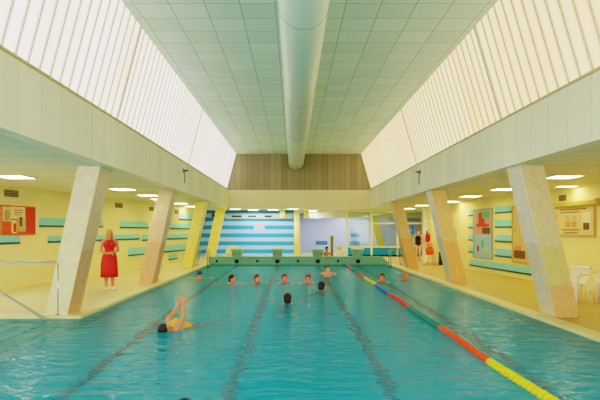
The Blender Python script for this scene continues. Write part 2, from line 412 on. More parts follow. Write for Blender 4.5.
# leaning columns
def column(name, base_x, top_x, y, wid, dep, front, side_m, sgn):
    """sgn +1: pool lies on the +X side"""
    hb = wid/2; z1 = ZC
    m = MB().hexa([(base_x-hb, y, 0), (base_x+hb, y, 0), (base_x+hb, y+dep, 0), (base_x-hb, y+dep, 0),
                   (top_x-hb, y, z1), (top_x+hb, y, z1), (top_x+hb, y+dep, z1), (top_x-hb, y+dep, z1)])
    o = struct(name, m, front, bevel=.008)
    e = .012
    px0, px1 = base_x+sgn*hb, top_x+sgn*hb
    f = MB().hexa([(px0, y+.004, 0), (px0+sgn*e, y+.004, 0), (px0+sgn*e, y+dep-.004, 0), (px0, y+dep-.004, 0),
                   (px1, y+.004, z1-.002), (px1+sgn*e, y+.004, z1-.002), (px1+sgn*e, y+dep-.004, z1-.002), (px1, y+dep-.004, z1-.002)])
    p = struct('column_facing', f, side_m, o); return o
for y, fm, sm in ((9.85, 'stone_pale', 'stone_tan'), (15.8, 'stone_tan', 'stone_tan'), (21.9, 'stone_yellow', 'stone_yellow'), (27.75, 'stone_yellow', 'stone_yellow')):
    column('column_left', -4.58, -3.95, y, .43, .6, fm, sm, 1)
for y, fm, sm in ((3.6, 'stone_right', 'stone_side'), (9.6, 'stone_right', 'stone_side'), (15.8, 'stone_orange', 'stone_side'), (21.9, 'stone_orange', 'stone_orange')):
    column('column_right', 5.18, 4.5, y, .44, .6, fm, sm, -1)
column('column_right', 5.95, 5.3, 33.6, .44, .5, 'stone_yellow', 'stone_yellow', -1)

# end wall with starting blocks
m = MB().box((XL-.1, Y1, -.14), (XR-.25, Y1+.5, .3)).box((XL-.1, Y1-.04, .3), (XR-.25, Y1+.55, .34))
m.hexa([(XR-.25, Y1, -.14), (XR+.1, Y1, -.14), (XR+.1, Y1+.5, -.14), (XR-.25, Y1+.5, -.14), (XR-.25, Y1, .34), (XR+.1, Y1, .05), (XR+.1, Y1+.5, .05), (XR-.25, Y1+.5, .34)])
ew = struct('wall_end', m, 'endwall')
for i, X in enumerate(LANES):
    struct('wall_grip', MB().box((X-.1, Y1-.03, .02), (X+.1, Y1+.0, .2)), 'dark', ew)
    struct('wall_grip', MB().box((X-1.03, Y1-.03, .06), (X-.93, Y1+.0, .18)), 'dark', ew)
blk = None
for lab, X in zip(('pale green starting block in front of the pale yellow ball', 'pale green starting block on the end wall before the striped wall, no ball behind it',
                   'pale green starting block beside the seated bather, before the lilac wall', 'pale green starting block in front of the glass partition'), LANES):
    if blk is None:
        blk = thing('starting_block', lab, 'starting block', (X, Y1+.26, .34), 0, 'starting blocks')
        obj('pedestal', MB().hexa([(-.22, -.2, 0), (.22, -.2, 0), (.22, .22, 0), (-.22, .22, 0), (-.29, -.25, .34), (.29, -.25, .34), (.29, .25, .34), (-.29, .25, .34)]), 'block', blk, bevel=.008)
        obj('platform', MB().hexa([(-.31, -.28, .34), (.31, -.28, .34), (.31, .27, .34), (-.31, .27, .34), (-.31, -.28, .38), (.31, -.28, .38), (.31, .27, .42), (-.31, .27, .42)]), 'block_top', blk, 'pale sloping platform', bevel=.006)
        obj('grab_bar', MB().tube([(-.16, -.2, .08), (-.16, -.3, .12), (-.16, -.3, .22), (.16, -.3, .22), (.16, -.3, .12), (.16, -.2, .08)], .014), 'steel', blk, smooth=True)
    else: dup(blk, (X, Y1+.26, .34), 0, lab)

# ------------------------------------------------------------------ glass partition
gp = thing('glass_partition', 'cream framed glass partition with teal lower panels behind the end wall', 'partition', (0, YW, 0))
def gx(px): return (px-CX)*YW/F
mul_px = [346.8, 371.5, 397.5, 423.5]
for px in mul_px: obj('mullion', MB().box((gx(px)-.06, -.05, 0), (gx(px)+.06, .05, ZC)), 'mullion', gp, bevel=.006)
x0, x1 = gx(mul_px[0])+.06, gx(mul_px[-1])-.06
obj('transom', MB().box((x0, -.045, 2.02), (x1, .045, 2.1)), 'mullion', gp); obj('transom', MB().box((x0, -.045, .56), (x1, .045, .64)), 'mullion', gp)
obj('transom', MB().box((x0, -.045, 2.78), (x1, .045, ZC)), 'mullion', gp)
obj('plinth', MB().box((x0, -.05, 0), (x1, .05, .1)), 'black', gp, 'black plinth strip')
for a, b in zip(mul_px[:-1], mul_px[1:]):
    obj('panel', MB().box((gx(a)+.06, -.02, .1), (gx(b)-.06, .02, .56)), 'teal_panel', gp, 'teal lower panel')
    obj('glass_pane', MB().box((gx(a)+.06, -.006, .64), (gx(b)-.06, .006, 2.02)), 'glass', gp)
    obj('glass_pane', MB().box((gx(a)+.06, -.006, 2.1), (gx(b)-.06, .006, 2.78)), 'glass', gp)

# ------------------------------------------------------------------ duct
dt = thing('ventilation_duct', 'long round pale ventilation duct hanging under the hall ceiling', 'duct', (.17, 0, 5.28))
R_ = .405
rot = Matrix.Rotation(-PI/2, 4, 'X')
obj('duct_tube', MB().lathe([(.05, -4), (R_, -4), (R_, YF-.05), (R_-.03, YF-.05), (R_-.04, YF-.2), (.05, YF-.2)], 48, rot), 'duct', dt, smooth=False)
for o in dt.children:
    for p in o.data.polygons: p.use_smooth = abs(p.normal.y) < .5
for y in (3.0, 8.2, 13.4, 18.6, 23.8):
    obj('duct_seam', MB().lathe([(R_-.002, y-.014), (R_+.006, y-.012), (R_+.006, y+.012), (R_-.002, y+.014)], 48, rot), 'duct_seam', dt, smooth=True)
for y in (5.6, 10.8, 16.0, 21.2, 26.0):
    obj('hanger', MB().box((-.02, y-.02, R_-.01), (.02, y+.02, .46)), 'duct_seam', dt)

# ------------------------------------------------------------------ wall fittings
def onwall(side, px):
    a, b = (-10.675, .1875) if side == 'left' else (9.13, -.079)
    d = a/((px-CX)/F-b); return d
def wall_frame(side, px0, px1, y0, y1):
    """rectangle seen at these pixels, as a place on the skewed wall: base centre, turn about z, width, height"""
    f = wl if side == 'left' else wr
    d0, d1 = onwall(side, px0), onwall(side, px1); dm = onwall(side, (px0+px1)/2)
    d2 = (d0+d1)/2
    z1 = EYE+(HY-y0)*dm/F; z0 = EYE+(HY-y1)*dm/F
    A = Vector((f(d0), d0, 0)); B = Vector((f(d1), d1, 0)); t = (B-A); wd = t.length
    return Vector((f(d2), d2, z0)), math.atan2(t.y, t.x), wd, z1-z0
# local frame of a fitting: x along the wall, -y into the room, z up
def panel_thing(side, px0, px1, y0, y1, label):
    o, rz, wd, h = wall_frame(side, px0, px1, y0, y1)
    t = thing('acoustic_panel', label, 'wall panel', o, rz, 'turquoise acoustic panels on the %s wall' % side)
    hw = wd/2; e = .004
    m = MB().add([(-hw, -e, h), (hw, -e, h), (hw, -.03, .05), (-hw, -.03, .05), (-hw, -e, .05), (hw, -e, .05)],
                 [(0, 1, 2, 3), (3, 2, 5, 4), (4, 5, 1, 0), (0, 3, 4), (1, 5, 2)])
    obj('panel_face', m, 'cyan', t)
    obj('shade_strip', MB().box((-hw, -.031, -.012), (hw, -e, .048)), 'cyan_shade', t, 'dark strip of painted shade')  # dark strip painted in for the shadow under the panel
    return t
LP = [(39, 102.5, 218.5, 227, 'turquoise wall panel partly behind the first pale column, upper of two'),
      (-8, 19.5, 236, 244, 'turquoise wall panel beneath the orange poster'),
      (47.5, 139, 235, 241, 'long turquoise wall panel behind the head of the woman in red'),
      (119.5, 148, 221, 228, 'turquoise wall panel above and beyond the woman in red, left of the second column'),
      (142, 192, 234, 239.5, 'long turquoise wall panel crossing behind the second column, third row down'),
      (128, 189, 246, 253, 'long turquoise wall panel at waist height behind the second column'),
      (179, 193.6, 214, 220, 'short turquoise wall panel high up beside the third, yellow column'),
      (170, 194, 223.5, 229, 'turquoise wall panel between second and third columns, second row down'),
      (168.5, 177, 254.5, 259.5, 'smallest turquoise wall panel low beside the second column'),
      (183.5, 188.5, 253, 258, 'short low turquoise wall panel touching the third column in view')]
for a in LP: panel_thing('left', *a)
RP = [(469, 474, 210, 216, 'small square turquoise wall panel left of the balloon poster, topmost'),
      (469, 474, 223, 228, 'small square turquoise wall panel left of the balloon poster, second from top'),
      (469, 474, 235, 240.5, 'small square turquoise wall panel left of the balloon poster, third from top'),
      (469, 474, 247.5, 252.5, 'small square turquoise wall panel left of the balloon poster, lowest'),
      (495.5, 512, 206, 213, 'turquoise wall panel between balloon poster and beige picture, topmost of four'),
      (495.5, 512, 219.5, 227.5, 'turquoise wall panel between balloon poster and beige picture, second of four'),
      (495.5, 512, 235, 242, 'turquoise wall panel between balloon poster and beige picture, third of four'),
      (495.5, 512, 249, 257, 'turquoise wall panel between balloon poster and beige picture, lowest of four'),
      (470, 534, 263.5, 270.5, 'long turquoise wall panel low down beneath the balloon poster')]
for a in RP: panel_thing('right', *a)
panel_thing('right', 450.5, 457, 229, 234, 'lone turquoise wall panel just right of the middle orange column')

def vent(loc, rz, wd, h, label, group=None):
    t = thing('air_vent', label, 'vent', loc, rz, group)
    obj('vent_frame', MB().box((-wd/2, -.02, 0), (wd/2, -.003, .02)).box((-wd/2, -.02, h-.02), (wd/2, -.003, h)).box((-wd/2, -.02, .02), (-wd/2+.02, -.003, h-.02)).box((wd/2-.02, -.02, .02), (wd/2, -.003, h-.02)), 'vent', t)
    obj('louvre', MB().box((-wd/2+.02, -.012, .02), (wd/2-.02, -.003, h-.02)), 'vent', t)
for a in ((4, 18, 190, 197, 'grey air vent high above the orange poster'), (115, 122.3, 203, 208, 'small air vent above the head of the woman in red'),
          (149, 153.8, 207, 211, 'small air vent just left of the top of the second column'), (175, 178.6, 209.5, 214, 'small air vent just right of the second column top'),
          (194.6, 196.6, 212, 216, 'narrow air vent beside the top of the third yellow column')):
    o, rz, wd, h = wall_frame('left', *a[:4]); vent(o, rz, wd, h, a[4])
o, rz, wd, h = wall_frame('right', 559.5, 566.5, 195, 201); vent(o, rz, wd, h, 'beige air vent above the large framed notice board')
for (a, b), l in zip(((231.5, 242), (248, 256.5), (264.5, 272)), ('dark slotted vent above the striped wall, over the pale yellow ball', 'dark slotted vent above the striped wall, middle of three', 'dark slotted vent above the striped wall, nearest the round post')):
    t = thing('slot_vent', l, 'vent', ((gx(a)+gx(b))/2, YW-.1, 2.43), 0, 'slotted vents above the striped wall'); wv = gx(b)-gx(a)
    obj('vent_frame', MB().box((-wv/2, -.025, 0), (wv/2, -.002, .13)), 'grey', t); obj('slot', MB().box((-wv/2+.03, -.03, .03), (wv/2-.03, -.024, .1)), 'dark', t)
# round loudspeaker high on the striped wall
t = thing('wall_speaker', 'small dark round loudspeaker high on the striped wall near left columns', 'speaker', (gx(213.6), YW, 2.55))
obj('housing', MB().lathe([(.02, 0), (.13, 0), (.12, .06), (.02, .07)], 20, Matrix.Rotation(PI/2, 4, 'X')), 'grey', t, smooth=True)
obj('grille', MB().lathe([(.01, .07), (.09, .07), (.08, .085), (.01, .09)], 20, Matrix.Rotation(PI/2, 4, 'X')), 'dark', t)

def sign_plate(name, label, cat, x0, x1, y0, y1, d, colour, off=0):
    A, B = at(x0, y1, d), at(x1, y0, d)
    t = thing(name, label, cat, ((A.x+B.x)/2, d, A.z)); wv = B.x-A.x; h = B.z-A.z
    obj('plate', MB().box((-wv/2, -.02, 0), (wv/2, -.002, h)), colour, t, bevel=.004)
    return t, wv, h
t, wv, h = sign_plate('blue_sign', 'small blue sign on the lilac wall above the seated bather', 'sign', 315.8, 327.4, 241, 244.6, 37.28, 'blue')
obj('text_band', MB().box((-wv*.4, -.024, h*.4), (wv*.4, -.019, h*.6)), 'skyblue', t)
t, wv, h = sign_plate('blue_sign', 'upper pale blue sign seen through the glass partition', 'sign', 350.2, 360, 233.2, 237.4, 37.28, 'skyblue')
obj('text_band', MB().box((-wv*.4, -.024, h*.4), (wv*.4, -.019, h*.6)), 'blue', t)
t, wv, h = sign_plate('blue_sign', 'lower pale blue sign seen through the glass partition', 'sign', 350.2, 360, 241, 245, 37.28, 'skyblue')
obj('text_band', MB().box((-wv*.4, -.024, h*.4), (wv*.4, -.019, h*.6)), 'blue', t)
t, wv, h = sign_plate('blue_sign', 'square deep blue sign on the glass beside the woman in black swimsuit', 'sign', 407.8, 413.5, 226.4, 233.6, YW-.06, 'blue')
obj('symbol', MB().ball((0, -.024, h*.72), (.05, .004, .05)).box((-.06, -.026, h*.2), (.06, -.02, h*.58)), 'skyblue', t)
t, wv, h = sign_plate('wall_chart', 'pale lilac square chart on the blue striped wall', 'chart', 254, 264.5, 223.5, 231, YW-.005, mat('chart paper', (172, 190, 214)))
obj('text_lines', MB().box((-wv*.4, -.024, h*.75), (wv*.4, -.0195, h*.85)).box((-wv*.4, -.024, h*.5), (wv*.3, -.0195, h*.56)).box((-wv*.4, -.024, h*.3), (wv*.35, -.0195, h*.36)), mat('chart ink', (140, 158, 190)), t)
for a, l in (((424.3, 428, 216.3, 222), 'white paper notice on the pillar, upper one'), ((424.3, 428, 228, 236), 'white paper notice on the pillar beside the fire extinguisher')):
    t, wv, h = sign_plate('paper_notice', l, 'notice', *a, 26.715, 'paper')
    obj('text_lines', MB().box((-wv*.2, -.024, h*.55), (wv*.25, -.0195, h*.7)), 'skyblue', t)

# posters
def poster(name, side, px0, px1, y0, y1, label, frame_m, sheet_m, fw=.05):
    o, rz, wd, h = wall_frame(side, px0, px1, y0, y1)
    t = thing(name, label, 'poster', o, rz)
    obj('sheet', MB().box((-wd/2+fw, -.03, fw), (wd/2-fw, -.004, h-fw)), sheet_m, t)
    obj('frame', MB().box((-wd/2, -.045, 0), (wd/2, -.003, fw)).box((-wd/2, -.045, h-fw), (wd/2, -.003, h)).box((-wd/2, -.045, fw), (-wd/2+fw, -.003, h-fw)).box((wd/2-fw, -.045, fw), (wd/2, -.003, h-fw)), frame_m, t)
    return t, wd, h
def flip(side): return 1
def patch(t, wd, h, u0, u1, v0, v1, m, name='picture', label=None, y=-.036):
    """printed area, u across as seen in the photo, v up"""
    return obj(name, MB().box((-wd/2+wd*u0, y, h*v0), (-wd/2+wd*u1, -.029, h*v1)), m, t, label)
pm = lambda n, c, v=.25, s=6: mat(n, c, .6, scale=s, vary=v)
M['p_orange'] = pm('poster orange', (222, 92, 40), .1); M['p_red'] = pm('poster red', (206, 62, 40), .15); M['p_cream'] = pm('poster cream', (232, 216, 160), .08)
M['p_photo'] = pm('poster photo', (196, 178, 120), .4, 9); M['p_photo2'] = pm('poster photo warm', (206, 140, 90), .45, 9); M['p_brown'] = pm('poster brown', (110, 84, 50), .4, 8)
M['p_pink'] = pm('poster pink', (222, 152, 128), .25); M['p_blue'] = pm('poster pale blue', (140, 196, 204), .08); M['p_green'] = pm('poster green', (96, 178, 118), .15)
M['p_ink'] = pm('poster ink', (132, 110, 74), .1); M['p_beige'] = pm('poster beige', (214, 182, 112), .1, 2); M['p_yellow'] = pm('poster yellow', (226, 196, 90), .1)
M['p_tan'] = pm('poster tan', (220, 194, 130), .05); M['p_frame'] = pm('poster frame', (186, 158, 92), .05)

# order along local +x: left wall grows away from the camera (photo left to right)
t, wd, h = poster('wall_poster', 'left', -14, 34.3, 205.4, 235, 'orange and cream photo poster on the yellow wall at the far left', 'p_orange', 'p_orange', .03)
patch(t, wd, h, .30, .46, .46, .95, 'p_cream'); patch(t, wd, h, .33, .45, .5, .84, 'p_photo'); patch(t, wd, h, .47, .77, .55, .97, 'p_cream', y=-.034)
patch(t, wd, h, .48, .58, .06, .50, 'p_cream'); patch(t, wd, h, .51, .57, .1, .4, 'p_red', y=-.038); patch(t, wd, h, .6, .78, .12, .6, 'p_photo', y=-.038)
patch(t, wd, h, .64, .7, .3, .62, 'p_brown', y=-.04); patch(t, wd, h, .79, .99, .06, .96, 'p_red'); patch(t, wd, h, .02, .28, .06, .94, 'p_photo2')
patch(t, wd, h, .53, .72, .84, .87, 'p_ink', 'text_line', y=-.038); patch(t, wd, h, .53, .72, .76, .79, 'p_ink', 'text_line', y=-.038); patch(t, wd, h, .53, .68, .68, .71, 'p_ink', 'text_line', y=-.038)
# right wall: local x runs from the left of the photo (far) to its right (near)
t, wd, h = poster('wall_poster', 'right', 474, 493, 208.7, 258.7, 'tall grey framed poster with red, green and yellow balloon shapes on blue', mat('grey frame', (150, 164, 140)), 'p_blue', .05)
patch(t, wd, h, .08, .92, .48, .95, 'p_pink'); patch(t, wd, h, .3, .62, .70, .92, 'p_red', y=-.04); patch(t, wd, h, .5, .86, .8, .93, 'p_green', y=-.043)
patch(t, wd, h, .2, .84, .64, .7, 'p_red', y=-.042); patch(t, wd, h, .5, .9, .5, .62, 'p_brown', y=-.04)
for u, v, c in ((.27, .2, 'p_red'), (.5, .3, 'p_green'), (.68, .18, 'p_yellow')):
    obj('balloon_shape', MB().ball((-wd/2+wd*u, -.032, h*v), (.1, .006, .16)), c, t, smooth=True)
t, wd, h = poster('wall_picture', 'right', 513, 532, 205.5, 263.5, 'tall beige picture with brown lower corner, half behind the nearest column', 'p_frame', 'p_beige', .05)
patch(t, wd, h, .1, .7, .08, .22, 'p_brown'); patch(t, wd, h, .15, .5, .22, .3, 'p_photo2', y=-.038); patch(t, wd, h, .12, .2, .52, .6, 'p_green', y=-.04)
t, wd, h = poster('notice_board', 'right', 549, 596, 206.5, 236.5, 'large tan framed notice board with photos beside the nearest right column', 'p_frame', 'p_tan', .05)
patch(t, wd, h, .10, .22, .12, .74, 'p_photo2'); patch(t, wd, h, .13, .19, .2, .5, 'p_orange', y=-.04)
for u in (.41, .54):
    patch(t, wd, h, u, u+.1, .32, .5, 'p_photo2'); patch(t, wd, h, u, u+.1, .54, .7, 'p_photo')
patch(t, wd, h, .76, .92, .2, .78, 'p_cream'); patch(t, wd, h, .78, .9, .22, .45, 'p_brown', y=-.04)
for v, a, b in ((.88, .28, .84), (.79, .3, .7), (.2, .32, .7), (.1, .38, .66)): patch(t, wd, h, a, b, v, v+.045, 'p_ink', 'text_line')
o, rz, wd, h = wall_frame('right', 545, 598.5, 201.8, 206)
t = thing('wall_rail', 'yellowish wooden rail fixed above the tan notice board', 'rail', o, rz)
obj('board', MB().box((-wd/2, -.1, 0), (wd/2, -.004, h)), mat('yellow wood', (206, 184, 84)), t, bevel=.006); obj('end_block', MB().box((wd/2, -.12, -.06), (wd/2+.08, -.004, h+.03)), 'p_frame', t)

# fire extinguisher on the right wall
o, rz, wd, h = wall_frame('right', 428, 432, 231.5, 242)
t = thing('fire_extinguisher', 'red fire extinguisher hung on the wall beside the white notice pillar', 'fire extinguisher', o, rz)
T = basis((0, -.14, 0))
obj('cylinder', MB().lathe([(.02, 0), (.085, 0), (.1, .03), (.1, .34), (.08, .42), (.045, .47), (.02, .47)], 24, T), 'redpaint', t, smooth=True)
vv = obj('valve', MB().lathe([(.03, .47), (.035, .54), (.01, .55)], 14, T), 'black', t)
obj('lever', MB().box((-.1, -.155, .53), (.03, -.125, .56)), 'black', vv, bevel=.005)
obj('hose', MB().tube([(-.03, -.14, .52), (-.14, -.15, .46), (-.17, -.15, .3), (-.16, -.15, .12), (-.15, -.15, .05)], .018), 'black', t, smooth=True)
obj('bracket', MB().box((-.05, -.03, .1), (.05, -.003, .4)), 'grey', t)

# small hooks on the beams
for X, y, sgn, l in ((BL, 16.25, 1, 'small dark hook bracket on the left beam face'), (BR, 16.6, -1, 'small dark hook bracket on the right beam face')):
    t = thing('hook_bracket', l, 'hook', (X, y, 3.42))
    obj('arm', MB().box((0, -.02, .1), (sgn*.16, .02, .14)), 'dark', t); obj('stem', MB().tube([(sgn*.05, 0, .11), (sgn*.05, 0, -.28)], .018), 'grey', t); obj('back_plate', MB().box((0, -.05, .04), (sgn*.012, .05, .2)), 'grey', t)

# ------------------------------------------------------------------ ceiling lights
def luminaire(x, y, wx, wy, label, m='lumi', z=ZC):
    t = thing('ceiling_light', label, 'ceiling light', (x, y, z), 0, 'recessed ceiling lights')
    a, b = wx/2, wy/2; f = .035
    obj('frame', MB().box((-a-f, -b-f, -.022), (a+f, -b, -.002)).box((-a-f, b, -.022), (a+f, b+f, -.002)).box((-a-f, -b, -.022), (-a, b, -.002)).box((a, -b, -.022), (a+f, b, -.002)), 'lumi_frame', t)
    obj('diffuser', MB().box((-a, -b, -.016), (a, b, -.003)), m, t, 'glowing diffuser'); return t
for px, py, l, m in ((15, 176.5, 'bright ceiling light at far left above the orange poster vent', 'lumi_cool'), (123, 189, 'ceiling light between first and second left columns, nearest to the first', 'lumi'),
                  (148, 195, 'ceiling light just left of the second left column top', 'lumi'), (160.5, 199, 'ceiling light half hidden behind the second left column top', 'lumi'),
                  (180, 203.2, 'ceiling light just right of the second left column top', 'lumi'), (191.5, 206.2, 'ceiling light farthest along the left side, by the third column', 'lumi'),
                  (563, 176.5, 'bright ceiling light at far right above the notice board', 'lumi'), (504, 189, 'ceiling light just left of the nearest right column', 'lumi'),
                  (470.5, 196, 'ceiling light above the balloon poster', 'lumi'), (448, 201.2, 'ceiling light just right of the middle right column top', 'lumi'),
                  (422, 205.2, 'ceiling light just left of the middle right column top', 'lumi'), (409, 208.4, 'ceiling light above the far right column, near the swimsuit woman', 'lumi'),
                  ):
    d = (ZC-EYE)*F/(HY-py); luminaire((px-CX)*d/F, d, .62, .62, l, m)
for px, py, l in ((509, 201.8, 'ceiling light strip by the wall above the beige picture'), (597, 186, 'ceiling light strip at the right edge above the notice board rail')):
    d = (ZC-EYE)*F/(HY-py); luminaire(min((px-CX)*d/F, wr(d)-.35), d, .5, .3, l)
for X, y, l in ((-3.35, 29.6, 'rear ceiling light above the ball, by the left column'), (-2.4, 30.9, 'small rear ceiling light before the slotted vents, left one'), (-1.2, 30.6, 'small rear ceiling light before the slotted vents, right one'),
                (0.0, 29.6, 'rear ceiling light in front of the round post'), (3.2, 29.2, 'rear ceiling light in front of the glass partition'), (2.0, 35.2, 'added ceiling light brightening the lilac area'), (4.0, 36.2, 'second added light brightening the lilac area'), (1.2, 32.4, 'ceiling light between round post and soffit'), (5.6, 35.0, 'added fill light behind the glass partition'), (6.3, 30.2, 'rear ceiling light above the blue square sign')):  # lights over the lilac area and behind the glass are added to brighten it
    luminaire(X, y, .6, .5, l, 'lumi_cool')

# ------------------------------------------------------------------ lane rope
lr = thing('lane_rope', 'floating lane rope of yellow, red, teal and blue discs along the right', 'lane rope', (2.52, 0, -.03))
bounds = [1.0, 6.5, 8.75, 11.05, 13.35, 15.55, 17.7, 19.9, 21.7, 23.3, 25.0]
cols = ['f_yellow', 'f_orange', 'f_teal', 'f_red', 'f_blue', 'f_yellow', 'f_red', 'f_teal', 'f_red', 'f_teal']
for a, b, c in zip(bounds[:-1], bounds[1:], cols):
    m = MB(); n = int((b-a)/.105); st = (b-a)/n
    for i in range(n):
        y = a+i*st
        wob = .02*math.sin(y*1.7)
        m.lathe([(.018, y), (.046, y+.008), (.058, y+.03), (.058, y+st-.035), (.046, y+st-.014), (.018, y+st-.006)], 14, Matrix.Translation((wob, 0, 0)) @ rot)
    obj('float_string', m, c, lr, {'f_yellow': 'yellow floats', 'f_orange': 'orange red floats', 'f_teal': 'teal floats', 'f_red': 'red floats', 'f_blue': 'blue floats'}[c], smooth=True)
obj('cable', MB().tube([(.02*math.sin(y*1.7), y, 0) for y in [1+.5*i for i in range(49)]], .012, 6), 'grey', lr)

# ------------------------------------------------------------------ rails and ladders
t = thing('entry_handrail', 'steel handrail with post and sloping rail at the left pool steps', 'handrail', (0, YS+.12, 0))
obj('top_rail', MB().tube([(-7.4, 0, 1.03), (-4.62, 0, 1.03), (-4.56, 0, 1.02), (-4.54, 0, .97)], .024), 'steel', t, smooth=True)
for x in (-4.54, -6.6):
    po = obj('post', MB().tube([(x, 0, 1.0), (x, 0, .013)], .024), 'steel', t, smooth=True)
    obj('base_flange', MB().lathe([(.02, .013), (.06, .013), (.06, .024), (.026, .034)], 16, basis((x, 0, 0))), 'steel', po)
obj('sloping_rail', MB().tube([(-6.58, -.0, 1.0), (-6.3, -.2, .92), (-4.75, -.22, .0), (-4.5, -.24, -.16), (-4.42, -.24, -.7)], .026), 'steel', t, smooth=True)
lad = thing('pool_ladder', 'steel pool ladder with two hoops at the far right pool corner', 'ladder', (XR, 23.4, 0))
for y in (0, .5):
    pts = [(-.14, y, -.8), (-.14, y, .62)]+[(-.14+.22*(1-math.cos(a*PI/10)), y, .62+.16*math.sin(a*PI/10)) for a in range(1, 10)]+[(.32, y, .5), (.42, y, .0)]
    hr_ = obj('hoop_rail', MB().tube(pts, .022), 'steel', lad, smooth=True)
    obj('foot_flange', MB().lathe([(.02, 0), (.06, 0), (.06, .012), (.025, .02)], 16, basis((.42, y, .001))), 'steel', hr_)
for z in (-.25, -.5, -.75): obj('rung', MB().box((-.19, 0, z-.015), (-.11, .5, z+.015)), 'steel', lad)
dup(lad, (XL, 23.9, 0), PI, 'steel pool ladder with two hoops at the far left pool corner')

# ------------------------------------------------------------------ objects on the deck
# monobloc chairs
def make_chair(loc, rz, label, group):
    t = thing('plastic_chair', label, 'chair', loc, rz, group)     # faces local -y
    rings = []
    m = MB()
    n = 8
    vt, vb = [], []
    for j in range(n+1):
        y = -.22+.44*j/n
        for i in range(n+1):
            x = -.22+.44*i/n; sc = 1-.08*j/n
            z = .43-.018*(1-(x/.22)**2)-.012*j/n
            vt.append((x*sc, y, z)); vb.append((x*sc, y, z-.014))
    N = (n+1)**2; f = []
    for j in range(n):
        for i in range(n):
            a = j*(n+1)+i; f += [(a, a+1, a+n+2, a+n+1), (N+a, N+a+n+1, N+a+n+2, N+a+1)]
    for i in range(n):
        f += [(i, N+i, N+i+1, i+1), (n*(n+1)+i, n*(n+1)+i+1, N+n*(n+1)+i+1, N+n*(n+1)+i)]
        f += [(i*(n+1), (i+1)*(n+1), N+(i+1)*(n+1), N+i*(n+1)), (i*(n+1)+n, N+i*(n+1)+n, N+(i+1)*(n+1)+n, (i+1)*(n+1)+n)]
    obj('seat', MB().add(vt+vb, f), 'white', t, smooth=True)
    m = MB()
    P = lambda u, v: (u*.21*(1+.12*v), .19+.13*v+.03*(1-u*u), .43+.40*v+(.03*(1-u*u) if v > .99 else 0))
    for k in range(6):                                              # back slats
        u0, u1 = -1+2*k/6+.05, -1+2*(k+1)/6-.05
        a, b, c, d = Vector(P(u0, .12)), Vector(P(u1, .12)), Vector(P(u1, .82)), Vector(P(u0, .82))
        o_ = Vector((0, .014, 0)); m.hexa([a, b, b+o_, a+o_, d, c, c+o_, d+o_])
    m.tube([P(-1+.2*i, .9) for i in range(11)], .042, 8); m.tube([P(-1+.2*i, .08) for i in range(11)], .03, 8)
    obj('backrest', m, 'white', t, smooth=False)
    for s in (-1, 1):
        obj('armrest', MB().tube([(s*.25, .27, .66), (s*.27, .1, .665), (s*.275, -.1, .66), (s*.27, -.2, .645), (s*.255, -.22, .6)], [.022, .026, .028, .026, .022], 8), 'white', t, smooth=True)
        obj('leg', MB().tube([(s*.255, -.22, .62), (s*.235, -.22, .42), (s*.25, -.25, 0)], [.03, .038, .028], 8), 'white', t, smooth=True)
        obj('leg', MB().tube([(s*.2, .19, .43), (s*.22, .26, 0)], [.036, .028], 8), 'white', t, smooth=True)
    return t
ch = make_chair((6.3, 11.5, 0), math.radians(-62), 'white plastic armchair on the deck nearest the right column', 'white plastic chairs by the right wall')
dup(ch, (7.0, 11.75, 0), math.radians(-80), 'white plastic armchair at the right edge of the picture, nearer the wall')
dup(ch, (6.58, 24.6, 0), math.radians(-4), 'white plastic armchair under the orange bag near the extinguisher')
# orange bag on the far chair
t = thing('orange_bag', 'bulging orange bag lying on the far white plastic chair', 'bag', (6.58, 24.56, .44))
m = MB()
rg = []
for k in range(9):
    a = k/8; z = .0+.42*a; w = .205*math.sin(PI*(.18+.72*a))**.7
    rg.append([(w*math.cos(2*PI*i/20)*1.05*(1+.05*math.sin(3*i+k)), w*.72*math.sin(2*PI*i/20)*(1+.06*math.sin(5*i)), z+.01) for i in range(20)])
m.loft(rg); obj('bag_body', m, 'orange', t, smooth=True)
obj('handle', MB().tube([(-.12, 0, .40), (-.1, -.02, .5), (0, -.03, .54), (.1, -.02, .5), (.12, 0, .40)], .018, 8), 'p_red', t, smooth=True)
t = thing('dark_rucksack', 'dark rucksack standing on the deck right of the orange bag', 'bag', (7.03, 24.1, 0))
obj('bag_body', MB().hexa([(-.14, -.12, 0), (.14, -.12, 0), (.14, .12, 0), (-.14, .12, 0), (-.13, -.06, .62), (.13, -.06, .62), (.13, .1, .62), (-.13, .1, .62)]), mat('dark canvas', (70, 56, 40)), t, bevel=.05, smooth=True)
obj('pocket', MB().box((-.12, -.17, .06), (.12, -.1, .28)), mat('dark canvas pocket', (54, 44, 32)), t, bevel=.02)
# white bin beside the chair
t = thing('waste_bin', 'small white bin on the deck left of the orange bag', 'bin', (6.2, 24.0, 0))
obj('bin_body', MB().lathe([(.1, 0), (.13, .02), (.16, .42), (.15, .42), (.12, .05), (.02, .04)], 20), 'white', t, smooth=True); obj('rim', MB().lathe([(.15, .41), (.17, .42), (.17, .45), (.15, .45)], 20), 'paper', t)
